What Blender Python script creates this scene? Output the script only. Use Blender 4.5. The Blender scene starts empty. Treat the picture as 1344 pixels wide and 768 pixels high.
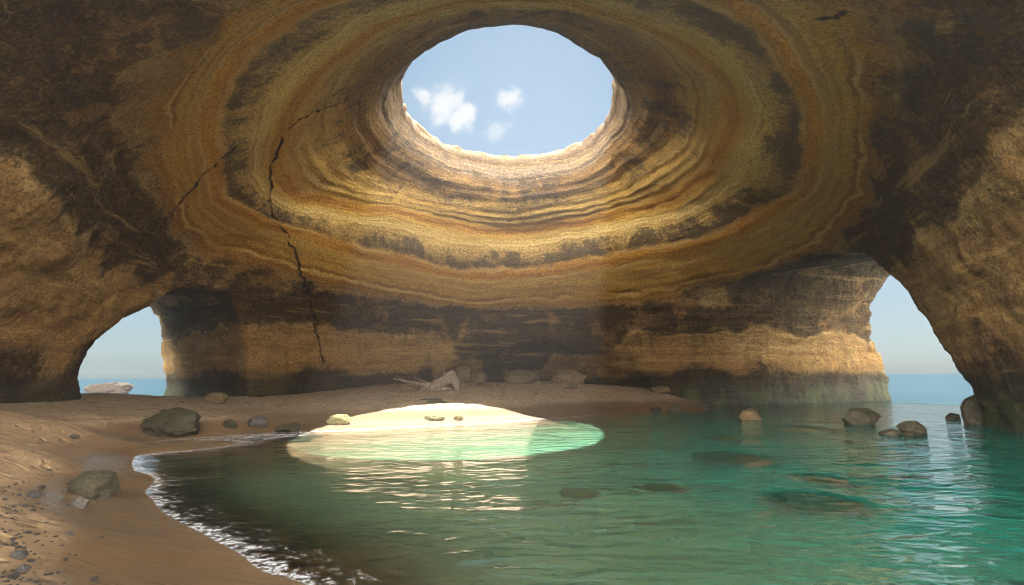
import bpy, math, random
import numpy as np
from mathutils import Matrix, Vector, Euler

S = bpy.context.scene
COL = S.collection
rad = math.radians

# ------------------------------------------------------------------ camera
CAM_H, F_PX, W_PX, H_PX = 2.0, 750.0, 1344.0, 768.0
PITCH = math.atan(109.5 / F_PX)
ROLL = rad(0.37)
cam_d = bpy.data.cameras.new('camera')
cam = bpy.data.objects.new('camera', cam_d)
COL.objects.link(cam)
cam_d.sensor_width = 36.0
cam_d.lens = F_PX / W_PX * 36.0
cam_d.clip_start, cam_d.clip_end = 0.1, 12000
CAM_M = Matrix.Translation((0, 0, CAM_H)) @ Matrix.Rotation(math.pi / 2 + PITCH, 4, 'X') @ Matrix.Rotation(-ROLL, 4, 'Z')
cam.matrix_world = CAM_M
S.camera = cam
_R3 = np.array(CAM_M.to_3x3())

def ray(px, py):
    """direction of the sight line through a photo pixel"""
    return _R3 @ np.array([(px - W_PX / 2) / F_PX, -(py - H_PX / 2) / F_PX, -1.0])
def at(px, py, z):
    """the point at height z seen at a photo pixel"""
    d = ray(px, py); t = (z - CAM_H) / d[2]
    return np.array([0, 0, CAM_H]) + d * t
def at_y(px, py, y):
    d = ray(px, py)
    return np.array([0, 0, CAM_H]) + d * (y / d[1])

# ------------------------------------------------------------------ sky, sun, exposure
SUN_DIR = np.array([0.125, 0.42, 1.0]); SUN_DIR /= np.linalg.norm(SUN_DIR)   # towards the sun
SUN_EL = math.asin(SUN_DIR[2])
SUN_AZ = math.atan2(SUN_DIR[0], SUN_DIR[1])
world = bpy.data.worlds.new('World'); S.world = world; world.use_nodes = True
SKY_STRENGTH = 0.05
sun_d = bpy.data.lights.new('sun', 'SUN'); sun = bpy.data.objects.new('sun', sun_d); COL.objects.link(sun)
sun_d.energy, sun_d.angle, sun_d.color = 2.8, rad(0.5), (1.0, 0.93, 0.82)
sun.rotation_euler = Vector(SUN_DIR).to_track_quat('Z', 'Y').to_euler()
S.view_settings.view_transform = 'Standard'
S.view_settings.look = 'None'
S.view_settings.gamma = 1
S.view_settings.exposure = 3.85
S.view_settings.use_curve_mapping = False
cy = S.cycles
cy.max_bounces, cy.diffuse_bounces, cy.glossy_bounces = 12, 8, 4
cy.transparent_max_bounces, cy.volume_bounces, cy.transmission_bounces = 12, 0, 4
cy.caustics_reflective = True; cy.caustics_refractive = False; cy.blur_glossy = 0.6
cy.sample_clamp_indirect = 6.0
cy.use_denoising = True
cy.filter_width = 1.1
try:
    cy.denoiser = 'OPENIMAGEDENOISE'; cy.denoising_input_passes = 'RGB_ALBEDO_NORMAL'
except Exception: pass

# ------------------------------------------------------------------ node helper
class NT:
    def __init__(self, tree): self.t = tree; self.n = tree.nodes; self.l = tree.links
    def new(self, typ, **kw):
        nd = self.n.new(typ)
        for k, v in kw.items():
            if k == 'ins':
                for a, b in v.items(): self.set(nd.inputs[a], b)
            else: setattr(nd, k, v)
        return nd
    def set(self, sock, v):
        if isinstance(v, bpy.types.NodeSocket): self.l.new(v, sock)
        elif v is not None: sock.default_value = v
    def math(self, op, a, b=None, c=None, clamp=False):
        nd = self.n.new('ShaderNodeMath'); nd.operation = op; nd.use_clamp = clamp
        for s, v in zip(nd.inputs, (a, b, c)): self.set(s, v)
        return nd.outputs[0]
    def vmath(self, op, a, b=None):
        nd = self.n.new('ShaderNodeVectorMath'); nd.operation = op
        self.set(nd.inputs[0], a)
        if b is not None:
            if op == 'SCALE': self.set(nd.inputs['Scale'], b)
            else: self.set(nd.inputs[1], b)
        return nd.outputs['Value' if op in ('DOT_PRODUCT', 'LENGTH', 'DISTANCE') else 'Vector']
    def smooth(self, x, a, b, lo=0.0, hi=1.0):
        nd = self.new('ShaderNodeMapRange', interpolation_type='SMOOTHSTEP')
        for i, v in enumerate((x, a, b, lo, hi)): self.set(nd.inputs[i], v)
        return nd.outputs[0]
    def mix(self, f, a, b, blend='MIX'):
        nd = self.new('ShaderNodeMix', data_type='RGBA', blend_type=blend)
        self.set(nd.inputs[0], f); self.set(nd.inputs[6], a); self.set(nd.inputs[7], b)
        return nd.outputs[2]
    def noise(self, vec, scale, detail=5, rough=0.55, dist=0.0, out=0, lac=2.0):
        nd = self.new('ShaderNodeTexNoise')
        self.set(nd.inputs['Vector'], vec); nd.inputs['Scale'].default_value = scale
        nd.inputs['Detail'].default_value = detail; nd.inputs['Roughness'].default_value = rough
        nd.inputs['Distortion'].default_value = dist; nd.inputs['Lacunarity'].default_value = lac
        return nd.outputs[out]
    def ramp(self, fac, stops, interp='LINEAR'):
        nd = self.n.new('ShaderNodeValToRGB'); cr = nd.color_ramp; cr.interpolation = interp
        while len(cr.elements) < len(stops): cr.elements.new(0.5)
        for e, (p, c) in zip(cr.elements, sorted(stops, key=lambda q: q[0])):
            e.position = p
            e.color = (c, c, c, 1) if isinstance(c, (int, float)) else (c[0], c[1], c[2], 1)
        self.set(nd.inputs[0], fac)
        return nd.outputs[0]
    def comb(self, x, y, z):
        nd = self.n.new('ShaderNodeCombineXYZ')
        for s, v in zip(nd.inputs, (x, y, z)): self.set(s, v)
        return nd.outputs[0]
    def sep(self, v):
        nd = self.n.new('ShaderNodeSeparateXYZ'); self.set(nd.inputs[0], v); return nd.outputs
    def attr(self, name): return self.new('ShaderNodeAttribute', attribute_name=name).outputs['Fac']
    def pos(self): return self.new('ShaderNodeNewGeometry').outputs['Position']
    def bump(self, h, strength=0.5, dist=0.1, normal=None):
        nd = self.new('ShaderNodeBump'); nd.inputs['Strength'].default_value = strength
        nd.inputs['Distance'].default_value = dist; self.set(nd.inputs['Height'], h)
        if normal is not None: self.set(nd.inputs['Normal'], normal)
        return nd.outputs[0]

def material(name):
    m = bpy.data.materials.new(name); m.use_nodes = True
    t = NT(m.node_tree); t.n.clear()
    out = t.n.new('ShaderNodeOutputMaterial')
    return m, t, out

def principled(t, out, color, rough, normal=None, spec=0.3):
    p = t.n.new('ShaderNodeBsdfPrincipled')
    t.set(p.inputs['Base Color'], color); t.set(p.inputs['Roughness'], rough)
    t.set(p.inputs['Specular IOR Level'], spec)
    if normal is not None: t.set(p.inputs['Normal'], normal)
    t.l.new(p.outputs[0], out.inputs[0])
    return p

# ------------------------------------------------------------------ world nodes
def build_world():
    t = NT(world.node_tree); t.n.clear()
    out = t.n.new('ShaderNodeOutputWorld')
    bg = t.n.new('ShaderNodeBackground'); bg.inputs['Strength'].default_value = SKY_STRENGTH
    t.l.new(bg.outputs[0], out.inputs[0])
    sky = t.new('ShaderNodeTexSky', sky_type='NISHITA', sun_disc=False)
    sky.sun_elevation, sky.sun_rotation = SUN_EL, SUN_AZ
    sky.altitude, sky.air_density, sky.dust_density, sky.ozone_density = 0, 1.0, 1.0, 1.5
    d = t.vmath('NORMALIZE', t.new('ShaderNodeTexCoord').outputs['Generated'])
    x, y, z = t.sep(d)
    up = t.comb(x, y, t.math('MAXIMUM', z, 0.004))
    t.l.new(up, sky.inputs[0])
    col = sky.outputs[0]
    # thin veil and soft streaks low over the sea
    streak = t.noise(t.vmath('MULTIPLY', d, (3.0, 3.0, 26.0)), 1.6, 5, 0.55)
    veil = t.math('MULTIPLY', t.smooth(streak, 0.42, 0.72), t.smooth(z, 0.5, 0.02))
    col = t.mix(0.90, col, (.21, .38, .47, 1))
    col = t.mix(t.math('MULTIPLY', veil, .42), col, (.85, .97, 1.05, 1))
    # three small cumulus clouds seen through the skylight
    n1 = t.noise(d, 34.0, 9, 0.70); n2 = t.noise(d, 9.0, 3, 0.5)
    tot = None
    for px, py, r, a in ((578, 138, .036, 1.0), (606, 155, .026, 1.0), (667, 132, .024, .95), (652, 170, .022, .5), (590, 130, .03, .9), (560,128,.02,.9)):
        v = ray(px, py); v = v / np.linalg.norm(v)
        dist = t.vmath('DISTANCE', d, tuple(v))
        wob = t.math('ADD', t.math('MULTIPLY', t.math('SUBTRACT', n1, 0.5), 0.085), t.math('MULTIPLY', t.math('SUBTRACT', n2, 0.5), 0.03))
        m = t.math('MULTIPLY', t.smooth(t.math('ADD', dist, wob), r * 1.15, r * .2), a)
        tot = m if tot is None else t.math('MAXIMUM', tot, m)
    col = t.mix(t.math('MULTIPLY', tot, 0.95), col, (1.2, 1.24, 1.28, 1))
    # added fill light: invented bright cloud in the unseen sky behind the camera
    fill_bank = t.math('MULTIPLY', t.smooth(t.math('ADD', y, t.math('MULTIPLY', t.math('SUBTRACT', n2, .5), .5)), .02, -.35), t.math('MULTIPLY', t.smooth(z, -.02, .03), t.smooth(z, .56, .34)))
    col = t.mix(fill_bank, col, (FILL_CLOUD, FILL_CLOUD * .96, FILL_CLOUD * .88, 1))
    t.l.new(col, bg.inputs[0])
FILL_CLOUD = 74.0
build_world()

# ------------------------------------------------------------------ numpy noise
_rng = np.random.RandomState(7)
_perm = np.concatenate([_rng.permutation(256)] * 3).astype(np.int32)
_grad = _rng.normal(size=(256, 3)); _grad = (_grad / np.linalg.norm(_grad, axis=1)[:, None]).astype(np.float32)
def perlin(p):
    p = np.asarray(p, np.float32)
    i = np.floor(p).astype(np.int32); f = p - i; i &= 255
    u = f * f * f * (f * (f * 6 - 15) + 10)
    tot = 0
    for dx in (0, 1):
        wx = u[:, 0] if dx else 1 - u[:, 0]
        for dy in (0, 1):
            wy = u[:, 1] if dy else 1 - u[:, 1]
            for dz in (0, 1):
                wz = u[:, 2] if dz else 1 - u[:, 2]
                h = _perm[_perm[_perm[(i[:, 0] + dx) & 255] + ((i[:, 1] + dy) & 255)] + ((i[:, 2] + dz) & 255)]
                g = _grad[h]
                tot = tot + wx * wy * wz * (g[:, 0] * (f[:, 0] - dx) + g[:, 1] * (f[:, 1] - dy) + g[:, 2] * (f[:, 2] - dz))
    return tot
def fbm(p, octaves=4, gain=0.5, lac=2.03):
    p = np.asarray(p, np.float32); a = 1.0; r = 0; s = 0
    for o in range(octaves):
        r = r + a * perlin(p + o * 17.31); s += a; a *= gain; p = p * lac
    return r / s * 1.6

# ------------------------------------------------------------------ object helpers
def tag(o, label=None, cat=None, group=None, kind=None):
    if label: o['label'] = label
    if cat: o['category'] = cat
    if group: o['group'] = group
    if kind: o['kind'] = kind
    return o
def mesh_obj(name, verts, faces, mat, parent=None, smooth=True, attrs=None, normals=None):
    me = bpy.data.meshes.new(name)
    verts = np.asarray(verts, np.float32)
    if isinstance(faces, np.ndarray):
        k = faces.shape[1]
        me.vertices.add(len(verts)); me.vertices.foreach_set('co', verts.ravel())
        me.loops.add(faces.size); me.loops.foreach_set('vertex_index', faces.astype(np.int32).ravel())
        me.polygons.add(len(faces))
        me.polygons.foreach_set('loop_start', np.arange(0, faces.size, k, dtype=np.int32))
        me.update(calc_edges=True)
    else:
        me.from_pydata([tuple(map(float, v)) for v in verts], [], [tuple(f) for f in faces]); me.update()
    me.validate()
    if smooth: me.polygons.foreach_set('use_smooth', np.ones(len(me.polygons), bool))
    for k, v in (attrs or {}).items():
        a = me.attributes.new(k, 'FLOAT', 'POINT'); a.data.foreach_set('value', np.asarray(v, np.float32))
    if normals is not None: me.normals_split_custom_set_from_vertices(normals)
    me.materials.append(mat)
    o = bpy.data.objects.new(name, me); COL.objects.link(o)
    if parent is not None: o.parent = parent
    return o
def empty(name, loc=(0, 0, 0)):
    o = bpy.data.objects.new(name, None); o.location = loc; o.empty_display_size = 0.3
    COL.objects.link(o); return o

# ================================================================== CAVE SHAPE
# The cave is a dome round a skylight: each stratum is a closed ring at its own height.
AX = np.array([0.0, 29.0])
def ring_px(pts, z): return [tuple(at(x, y, zz)) for (x, y), zz in zip(pts, z if hasattr(z, '__len__') else [z] * len(pts))]
RIM = ring_px([(537,115),(541,146),(562,173),(602,193),(653,203),(704,201),(748,190),(782,169),(794,146),(799,115)], 16.2) + \
      [(-4.7,24.6,16.2),(-2.9,22.1,16.2),(0,21.2,16.2),(2.9,22.1,16.2),(4.5,24.6,16.2)]
LIP = ring_px([(497,142),(507,115),(536,85),(548,78),(579,52),(619,41),(672,30),(714,39),(745,49),(765,62),(795,88),(814,112),(828,142),(822,163),(789,203),(738,230),(670,244),(619,234),(552,207),(508,176)], 14.3)
COLLAR = ring_px([(457,112),(484,78),(535,41),(585,20),(653,14),(721,14),(789,24),(839,54),(877,95),(887,142),(866,190),(822,220),(772,247),(690,262),(568,251),(494,220),(467,190),(455,152)], 13.55)
_c = [(585,3,12.1),(552,24,12.1),(494,36,12.1),(450,68,12.05),(418,88,11.95),(385,130,11.85),(366,163,11.75),(358,200,11.6),(365,235,11.4),(385,262,11.3),(518,280,11.8),(619,302,12),(687,306,12.1),(755,299,12),(822,284,11.85),(900,263,11.5),(945,203,11.6),(972,163,11.75),(962,125,11.9),(938,88,11.95),(900,60,12),(856,41,12.1),(805,25,12.1),(755,3,12.1)]
OCHRE = [tuple(at(*q)) for q in _c]
_e = [(400,3,10.8),(352,41,10.8),(301,74,10.75),(291,112,10.7),(276,135,10.65),(271,169,10.6),(278,203,10.45),(288,237,10.25),(295,260,10.1),(372,300,9.7),(450,320,9.4),(518,341,9.3),(619,358,9.2),(687,360,9.2),(755,355,9.2),(822,341,9.3),(900,324,9.5),(985,294,9.9),(1029,267,10.1),(1043,260,10.15),(1063,217,10.4),(1065,169,10.6),(1046,108,10.7),(1019,61,10.75),(982,20,10.8),(962,0,10.8)]
EDGE = [tuple(at(*q)) for q in _e]
_f = [(300,0,10.3),(288,25,10.3),(271,51,10.3),(251,71,10.25),(234,98,10.2),(210,122,10.15),(207,152,10.1),(203,190,10),(205,230,9.6),(217,250,9.4),(234,284,9.0),(244,307,8.8),(267,331,8.4),(288,341,8.2),(339,351,7.8),(393,365,7.6),(450,375,7.3),(551,395,7.0),(619,404,6.85),(687,407,6.8),(755,404,6.85),(822,397,7.0),(900,384,7.3),(962,368,7.7),(1012,360,8.1),(1053,338,8.5),(1090,322,8.9),(1114,287,9.3),(1131,267,9.5),(1141,217,9.9),(1144,162,10.1),(1152,125,10.2),(1140,84,10.25),(1127,44,10.3),(1114,17,10.3),(1120,0,10.3)]
FOOT = [tuple(at(*q)) for q in _f]
WALL = [(-8,-6,7.4),(-9,2,7.4),(-11,8,7.3),(-13.4,15.5,7),(-15.5,20,6.7),(-17.2,25.6,6.3),(-17,29.5,5.9),(-14.3,32.5,5.4),(-11,36.5,5.0),(-6,39.8,4.8),(0,41.2,4.7),(6,40.4,4.7),(11,38.6,4.8),(15,38.0,5.1),(20,38.2,5.6),(20.5,34,5.9),(18,28,6),(15.8,22,6.2),(13.9,18.2,6.6),(12,13.3,7.2),(10.5,7,7.3),(9,1,7.4),(8,-6,7.4),(0,-9,7.4)]
BASE = [(-15,-9,-4),(-19,0,-4),(-22,8,-4),(-23.6,18,-4),(-22.4,25,-4),(-20.3,27,-4),(-17,29.5,-4),(-14.5,32,-4),(-11.2,36.8,-4),(-6,40,-4),(0,41.2,-4),(6,40.4,-4),(11,38.9,-4),(14.2,38.6,-4),(21.3,40.3,-4),(22,36,-4),(21,30,-4),(20.3,24.8,-4),(17.9,19.9,-4),(17.5,12,-4),(16.5,4,-4),(14,-6,-4),(0,-11,-4)]
RINGS = [RIM, LIP, COLLAR, OCHRE, EDGE, FOOT, WALL, BASE]
NTH = 720
TH = np.linspace(-math.pi, math.pi, NTH, endpoint=False)
def _circ_smooth(a, sig):
    k = np.arange(-int(4 * sig) - 1, int(4 * sig) + 2); w = np.exp(-.5 * (k / sig) ** 2); w /= w.sum()
    n = len(k) // 2
    return np.convolve(np.concatenate([a[-n:], a, a[:n]]), w, 'valid')
RK, ZK = [], []
for i, r in enumerate(RINGS):
    p = np.array(r); th = np.arctan2(p[:, 1] - AX[1], p[:, 0] - AX[0]); rr = np.hypot(p[:, 0] - AX[0], p[:, 1] - AX[1])
    o = np.argsort(th)
    sg = 5 if i < 6 else 6
    RK.append(_circ_smooth(np.interp(TH, th[o], rr[o], period=2 * math.pi), sg))
    ZK.append(_circ_smooth(np.interp(TH, th[o], p[o, 2], period=2 * math.pi), sg))
RK, ZK = np.array(RK), np.array(ZK)
for k in range(1, 8): RK[k] = np.maximum(RK[k], RK[k - 1] + (0.05 if k < 6 else -3.0))
Z0, Z1, DZT = -6.0, 21.0, 0.1
ZT = np.arange(Z0, Z1, DZT)
RT = np.zeros((NTH, len(ZT)))
for j in range(NTH): RT[j] = np.interp(ZT, ZK[::-1, j], RK[::-1, j])
_w = np.exp(-.5 * (np.arange(-8, 9) / 2.5) ** 2); _w /= _w.sum()
RT = np.apply_along_axis(lambda a: np.convolve(np.pad(a, 8, 'edge'), _w, 'valid'), 1, RT)
GT = np.gradient(RT, DZT, axis=1)
NT_T = np.clip(1 / np.sqrt(1 + GT ** 2), 0.2, 1)

def smin(a, b, k):
    h = np.clip(0.5 + 0.5 * (b - a) / k, 0, 1)
    return b + (a - b) * h - k * h * (1 - h)
def smax(a, b, k): return -smin(-a, -b, k)

STEP = 0.25
gx = np.arange(-42, 42.01, STEP, dtype=np.float32)
gy = np.arange(-9, 58, STEP, dtype=np.float32)
gz = np.arange(-5, 19.5, STEP, dtype=np.float32)

def tunnel(X, Y, Z, P0, D, near, far, ceil0, ceil_slope, w0):
    D = np.array(D) / np.hypot(*D); Pp = np.array([D[1], -D[0]])
    if Pp[1] < 0: Pp = -Pp
    u = (X - P0[0]) * Pp[0] + (Y - P0[1]) * Pp[1]
    w = (X - P0[0]) * D[0] + (Y - P0[1]) * D[1]
    zz = np.array([q[0] for q in near]); un = np.interp(gz, zz, [q[1] for q in near])[None, None, :]
    zf = np.array([q[0] for q in far]); uf = np.interp(gz, zf, [q[1] for q in far])[None, None, :]
    f = smax(un - u[:, :, None], u[:, :, None] - uf, 0.8)
    f = smax(f, gz[None, None, :] - (ceil0 + ceil_slope * w[:, :, None]), 1.2)
    return np.maximum(f, (w0 - w)[:, :, None])

def build_field():
    X, Y = np.meshgrid(gx, gy, indexing='ij')
    th = np.arctan2(Y - AX[1], X - AX[0]); r = np.hypot(X - AX[0], Y - AX[1])
    ti = (th + math.pi) / (2 * math.pi) * NTH
    i0 = np.floor(ti).astype(int); ft = (ti - i0)[:, :, None]; i0 %= NTH; i1 = (i0 + 1) % NTH
    kz = (gz - Z0) / DZT; k0 = np.floor(kz).astype(int); fz = (kz - k0)[None, None, :]
    Rz = RT[:, k0] * (1 - fz[0]) + RT[:, k0 + 1] * fz[0]; Nz = NT_T[:, k0]
    Rz = Rz.astype(np.float32); Nz = Nz.astype(np.float32)
    R = Rz[i0] * (1 - ft) + Rz[i1] * ft
    Nn = Nz[i0]
    cav = ((r[:, :, None] - R) * Nn).astype(np.float32)
    Z = None
    tl = tunnel(X, Y, Z, (-20.3, 27.0), (-12.5, 13.0), [(-5,-.1),(1,.1),(2.2,-.1),(3.6,.35),(5,1.5),(6,2.8),(8,4.6)], [(-5,8.0),(0,7.7),(3,7.4),(5,7.2),(6.5,6.7),(8,5.8)], 6.5, 0.11, -5.0)
    cav = smin(cav, tl.astype(np.float32), 0.7); del tl
    tr = tunnel(X, Y, Z, (20.4, 24.8), (.92, .39), [(-5,-.9),(0,-.8),(1.5,-.55),(3,.1),(4.5,1.05),(6,2.2),(8,3.8),(10,5.2)], [(-5,14.8),(0,14.1),(2,14.4),(4,15.0),(7,14.9),(9,13.9),(11,12)], 8.3, 0.14, -5.0)
    cav = smin(cav, tr.astype(np.float32), 0.8); del tr
    # low alcove at the foot of the back wall
    al = (np.sqrt(((X - 1.8) / 8.0)[:, :, None] ** 2 + ((Y - 39.0) / 7.0)[:, :, None] ** 2 + ((gz - 0.6) / 3.9)[None, None, :] ** 2) - 1) * 3.6
    al = smax(al, -(X[:, :, None] + 6.6 - .62 * (gz[None, None, :] - 1.2) + .15 * (Y[:, :, None] - 41)) * .8, .5)
    cav = smin(cav, al.astype(np.float32), 0.9); del al
    # outside of the headland
    hole = np.hypot((X - 0) / 8.0, (Y - 29.5) / 9.0)
    plan = (np.abs(X / 35.0) ** 3 + np.abs((Y - 18) / 33.5) ** 3) ** (1 / 3.0) - 1
    out = (plan * 30.0)[:, :, None] + 0 * gz[None, None, :]
    topz = 16.35 + 1.6 * np.clip((hole - 1.2) / 2.0, 0, 1) - 4.2 * np.clip((13 - Y) / 8, 0, 1) + 0.25 * fbm(np.stack([X.ravel() * .25, Y.ravel() * .25, 0 * X.ravel()], 1), 3).reshape(X.shape)
    out = smax(out.astype(np.float32), (gz[None, None, :] - topz[:, :, None]).astype(np.float32), 0.3)
    sd_ = np.clip((np.abs(X - 1.0) - 3.5) / 4.5, 0, 1)
    front = (5.3 - 4.2 * sd_ * sd_ * (3 - 2 * sd_) - Y + 1.0 * fbm(np.stack([X.ravel() * .12, 0 * X.ravel() + 3, 0 * X.ravel()], 1), 3).reshape(X.shape))  # unseen roof edge, shaped to admit fill light and shade the foreground
    out = smax(out, front.astype(np.float32)[:, :, None], 0.6)
    f = smax(out, -cav, 0.25).astype(np.float32)
    del out, cav
    # rough rock: large lumps, horizontal ledges, finer chunks
    m = np.nonzero(np.abs(f) < 1.3)
    P = np.stack([gx[m[0]], gy[m[1]], gz[m[2]]], 1)
    soft = np.clip((10.5 - P[:, 2]) / 4, 0.45, 1)
    n = 0.34 * fbm(P * np.array([.22, .22, .35]), 3) * soft
    n = n + 0.24 * fbm(P * np.array([.35, .35, 1.5]) + 40, 3) * soft
    n = n + 0.20 * np.abs(fbm(P * 0.9 + 9, 3)) * np.clip((8.5 - P[:, 2]) / 5, 0.25, 1)
    # ragged lip of the skylight
    lipm = np.clip((P[:, 2] - 12.8) / 1.5, 0, 1)
    n = n + lipm * (0.20 * fbm(P * 1.0 + 77, 3) + 0.13 * fbm(P * 2.6 + 5, 2))
    f[m] += n.astype(np.float32)
    return f

def surface_nets(f):
    nx, ny, nz = f.shape
    ins = f < 0
    cnt = np.zeros((nx - 1, ny - 1, nz - 1), np.uint8)
    for a in (0, 1):
        for b in (0, 1):
            for c in (0, 1): cnt += ins[a:nx - 1 + a, b:ny - 1 + b, c:nz - 1 + c]
    act = np.nonzero((cnt > 0) & (cnt < 8)); N = len(act[0])
    idx = -np.ones(cnt.shape, np.int32); idx[act] = np.arange(N)
    acc = np.zeros((N, 3)); num = np.zeros(N)
    I, J, K = act
    for ax in range(3):
        for a in (0, 1):
            for b in (0, 1):
                o = [0, 0, 0]; oth = [q for q in range(3) if q != ax]; o[oth[0]], o[oth[1]] = a, b
                e = list(o); e[ax] = 1
                f0 = f[I + o[0], J + o[1], K + o[2]]; f1 = f[I + e[0], J + e[1], K + e[2]]
                cr = (f0 < 0) != (f1 < 0)
                tt = np.where(cr, f0 / np.where(cr, f0 - f1, 1), 0)
                p = np.stack([np.full(N, float(q)) for q in o], 1); p[:, ax] = tt
                acc += p * cr[:, None]; num += cr
    V = acc / num[:, None] + np.stack(act, 1)
    quads = []
    for ax in range(3):
        sl0 = [slice(None)] * 3; sl1 = [slice(None)] * 3
        sl0[ax] = slice(0, -1); sl1[ax] = slice(1, None)
        A, B = ins[tuple(sl0)], ins[tuple(sl1)]
        ch = A != B
        oth = [(1, 2), (2, 0), (0, 1)][ax]
        e = np.stack(np.nonzero(ch), 1)
        ok = np.ones(len(e), bool)
        for q in oth: ok &= (e[:, q] > 0) & (e[:, q] < f.shape[q] - 1)
        e = e[ok]
        flip = A[tuple(e.T)]
        c = []
        for da, db in ((-1, -1), (0, -1), (0, 0), (-1, 0)):
            g = e.copy(); g[:, oth[0]] += da; g[:, oth[1]] += db
            c.append(idx[tuple(g.T)])
        q = np.stack(c, 1)
        q[~flip] = q[~flip][:, ::-1]
        quads.append(q)
    return V, np.concatenate(quads)

def strata_of(P):
    """ring coordinate (0 rim .. 7 base) of points: nearest place on the profile at that bearing"""
    th = np.arctan2(P[:, 1] - AX[1], P[:, 0] - AX[0]); r = np.hypot(P[:, 0] - AX[0], P[:, 1] - AX[1]); z = P[:, 2]
    ti = ((th + math.pi) / (2 * math.pi) * NTH).astype(int) % NTH
    best = np.full(len(P), 1e9); s = np.zeros(len(P))
    for k in range(7):
        r0, z0, r1, z1 = RK[k][ti], ZK[k][ti], RK[k + 1][ti], ZK[k + 1][ti]
        dx, dz = r1 - r0, z1 - z0; L = dx * dx + dz * dz + 1e-9
        t = np.clip(((r - r0) * dx + (z - z0) * dz) / L, 0, 1)
        d = (r - r0 - dx * t) ** 2 + (z - z0 - dz * t) ** 2
        b = d < best; best[b] = d[b]; s[b] = k + t[b]
    return s

# cracks run along the dome: places by bearing pixel and stratum height
CRACKS = [
    [(447,140),(415,150),(390,165),(372,185),(360,215),(357,250),(362,285),(378,315),(392,345),(400,375),(408,405),(420,440),(430,475)],
    [(312,196),(290,215),(265,238),(240,268),(225,290)],
    [(1112,18),(1090,26),(1075,28)],
]

def cave_mesh():
    f = build_field()
    V, Q = surface_nets(f); del f
    V = V * STEP + np.array([gx[0], gy[0], gz[0]])
    me = bpy.data.meshes.new('tmp')
    me.vertices.add(len(V)); me.vertices.foreach_set('co', V.astype(np.float32).ravel())
    me.loops.add(Q.size); me.loops.foreach_set('vertex_index', Q.astype(np.int32).ravel())
    me.polygons.add(len(Q)); me.polygons.foreach_set('loop_start', np.arange(0, Q.size, 4, dtype=np.int32))
    me.update(calc_edges=True)
    o = bpy.data.objects.new('tmp', me); COL.objects.link(o)
    sm = o.modifiers.new('s', 'SMOOTH'); sm.factor, sm.iterations = 0.5, 1
    ss = o.modifiers.new('d', 'SUBSURF'); ss.levels = ss.render_levels = 1
    dg = bpy.context.evaluated_depsgraph_get()
    em = o.evaluated_get(dg).to_mesh()
    n = len(em.vertices); co = np.empty(n * 3, np.float32); em.vertices.foreach_get('co', co); co = co.reshape(-1, 3)
    no = np.empty(n * 3, np.float32); em.vertex_normals.foreach_get('vector', no); no = no.reshape(-1, 3)
    fq = np.empty(len(em.loops), np.int32); em.loops.foreach_get('vertex_index', fq); fq = fq.reshape(-1, 4)
    o.evaluated_get(dg).to_mesh_clear()
    bpy.data.objects.remove(o); bpy.data.meshes.remove(me)
    s = strata_of(co)
    # the lower back wall and both piers are bedded level: dark bed, ochre bed, dark foot
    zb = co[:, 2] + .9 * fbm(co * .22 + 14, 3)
    zb = zb + 2.7 * np.clip((co[:, 0] + 6.9 - 1.0 * (co[:, 2] - 1.2) + 2.4 * fbm(co * .45 + 8, 4)) / 3.4, 0, 1) * np.clip((9.0 - co[:, 0] + 2.0 * fbm(co * .4 + 33, 3)) / 7.5, 0, 1) * np.clip((co[:, 1] - 38) / 2, 0, 1) * np.clip((5.2 - co[:, 2]) / 1.0, 0, 1)  # dark bed drawn down over the alcove: recess shade put into the colour
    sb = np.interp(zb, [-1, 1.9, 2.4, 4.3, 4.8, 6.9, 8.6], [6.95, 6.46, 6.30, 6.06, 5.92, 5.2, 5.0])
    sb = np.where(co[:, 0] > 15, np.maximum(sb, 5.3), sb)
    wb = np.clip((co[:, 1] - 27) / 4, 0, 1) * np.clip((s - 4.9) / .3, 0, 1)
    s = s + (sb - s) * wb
    # beds wander a little
    s = s + .26 * fbm(co * .34 + 21, 3) * np.clip((s - 4.4) / .5, 0, 1) * np.clip((36 - co[:, 1]) / 6, .35, 1)
    s = s + .17 * fbm(co * .15 + 3, 3) + .055 * fbm(co * .8 + 60, 3) * np.clip(s, .3, 1)
    # relief: hard and soft beds step out and in, then pitted rock
    low = np.clip((s - 3.6) / 1.6, 0.35, 1)
    R1 = np.random.RandomState(4).uniform(-1, 1, 400); 
    def steps(q, sharp):
        i = np.floor(q).astype(int); f = np.clip((q - i - .5) * sharp + .5, 0, 1); f = f * f * (3 - 2 * f)
        return R1[i % 400] * (1 - f) + R1[(i + 1) % 400] * f
    side = 0.6 + .4 * perlin(np.stack([co[:, 0] * .2, co[:, 1] * .2, s * 1.5], 1))
    d = (.11 * steps(s * 4.3 + 20, 3.0) + .05 * steps(s * 11 + 90, 2.0)) * side
    d += 0.07 * fbm(co * np.array([.8, .8, 4.5]), 3) * low + 0.10 * fbm(co * 2.2 + 31, 3) * low
    pit = fbm(co * 1.1 + 12, 3); d += 0.16 * np.clip(pit - .28, 0, 1) * np.clip((s - 3) / 2, .2, 1)
    co = co + no * d[:, None]
    return co, fq, s

CO, FQ, SV = cave_mesh()

def vertex_normals(co, fq):
    a = co[fq[:, 0]]; fn = np.cross(co[fq[:, 2]] - a, co[fq[:, 3]] - co[fq[:, 1]])
    vn = np.zeros_like(co)
    for k in range(4):
        for c in range(3): vn[:, c] += np.bincount(fq[:, k], fn[:, c], minlength=len(co))
    return vn / (np.linalg.norm(vn, axis=1)[:, None] + 1e-9)
VN = vertex_normals(CO, FQ)

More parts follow.
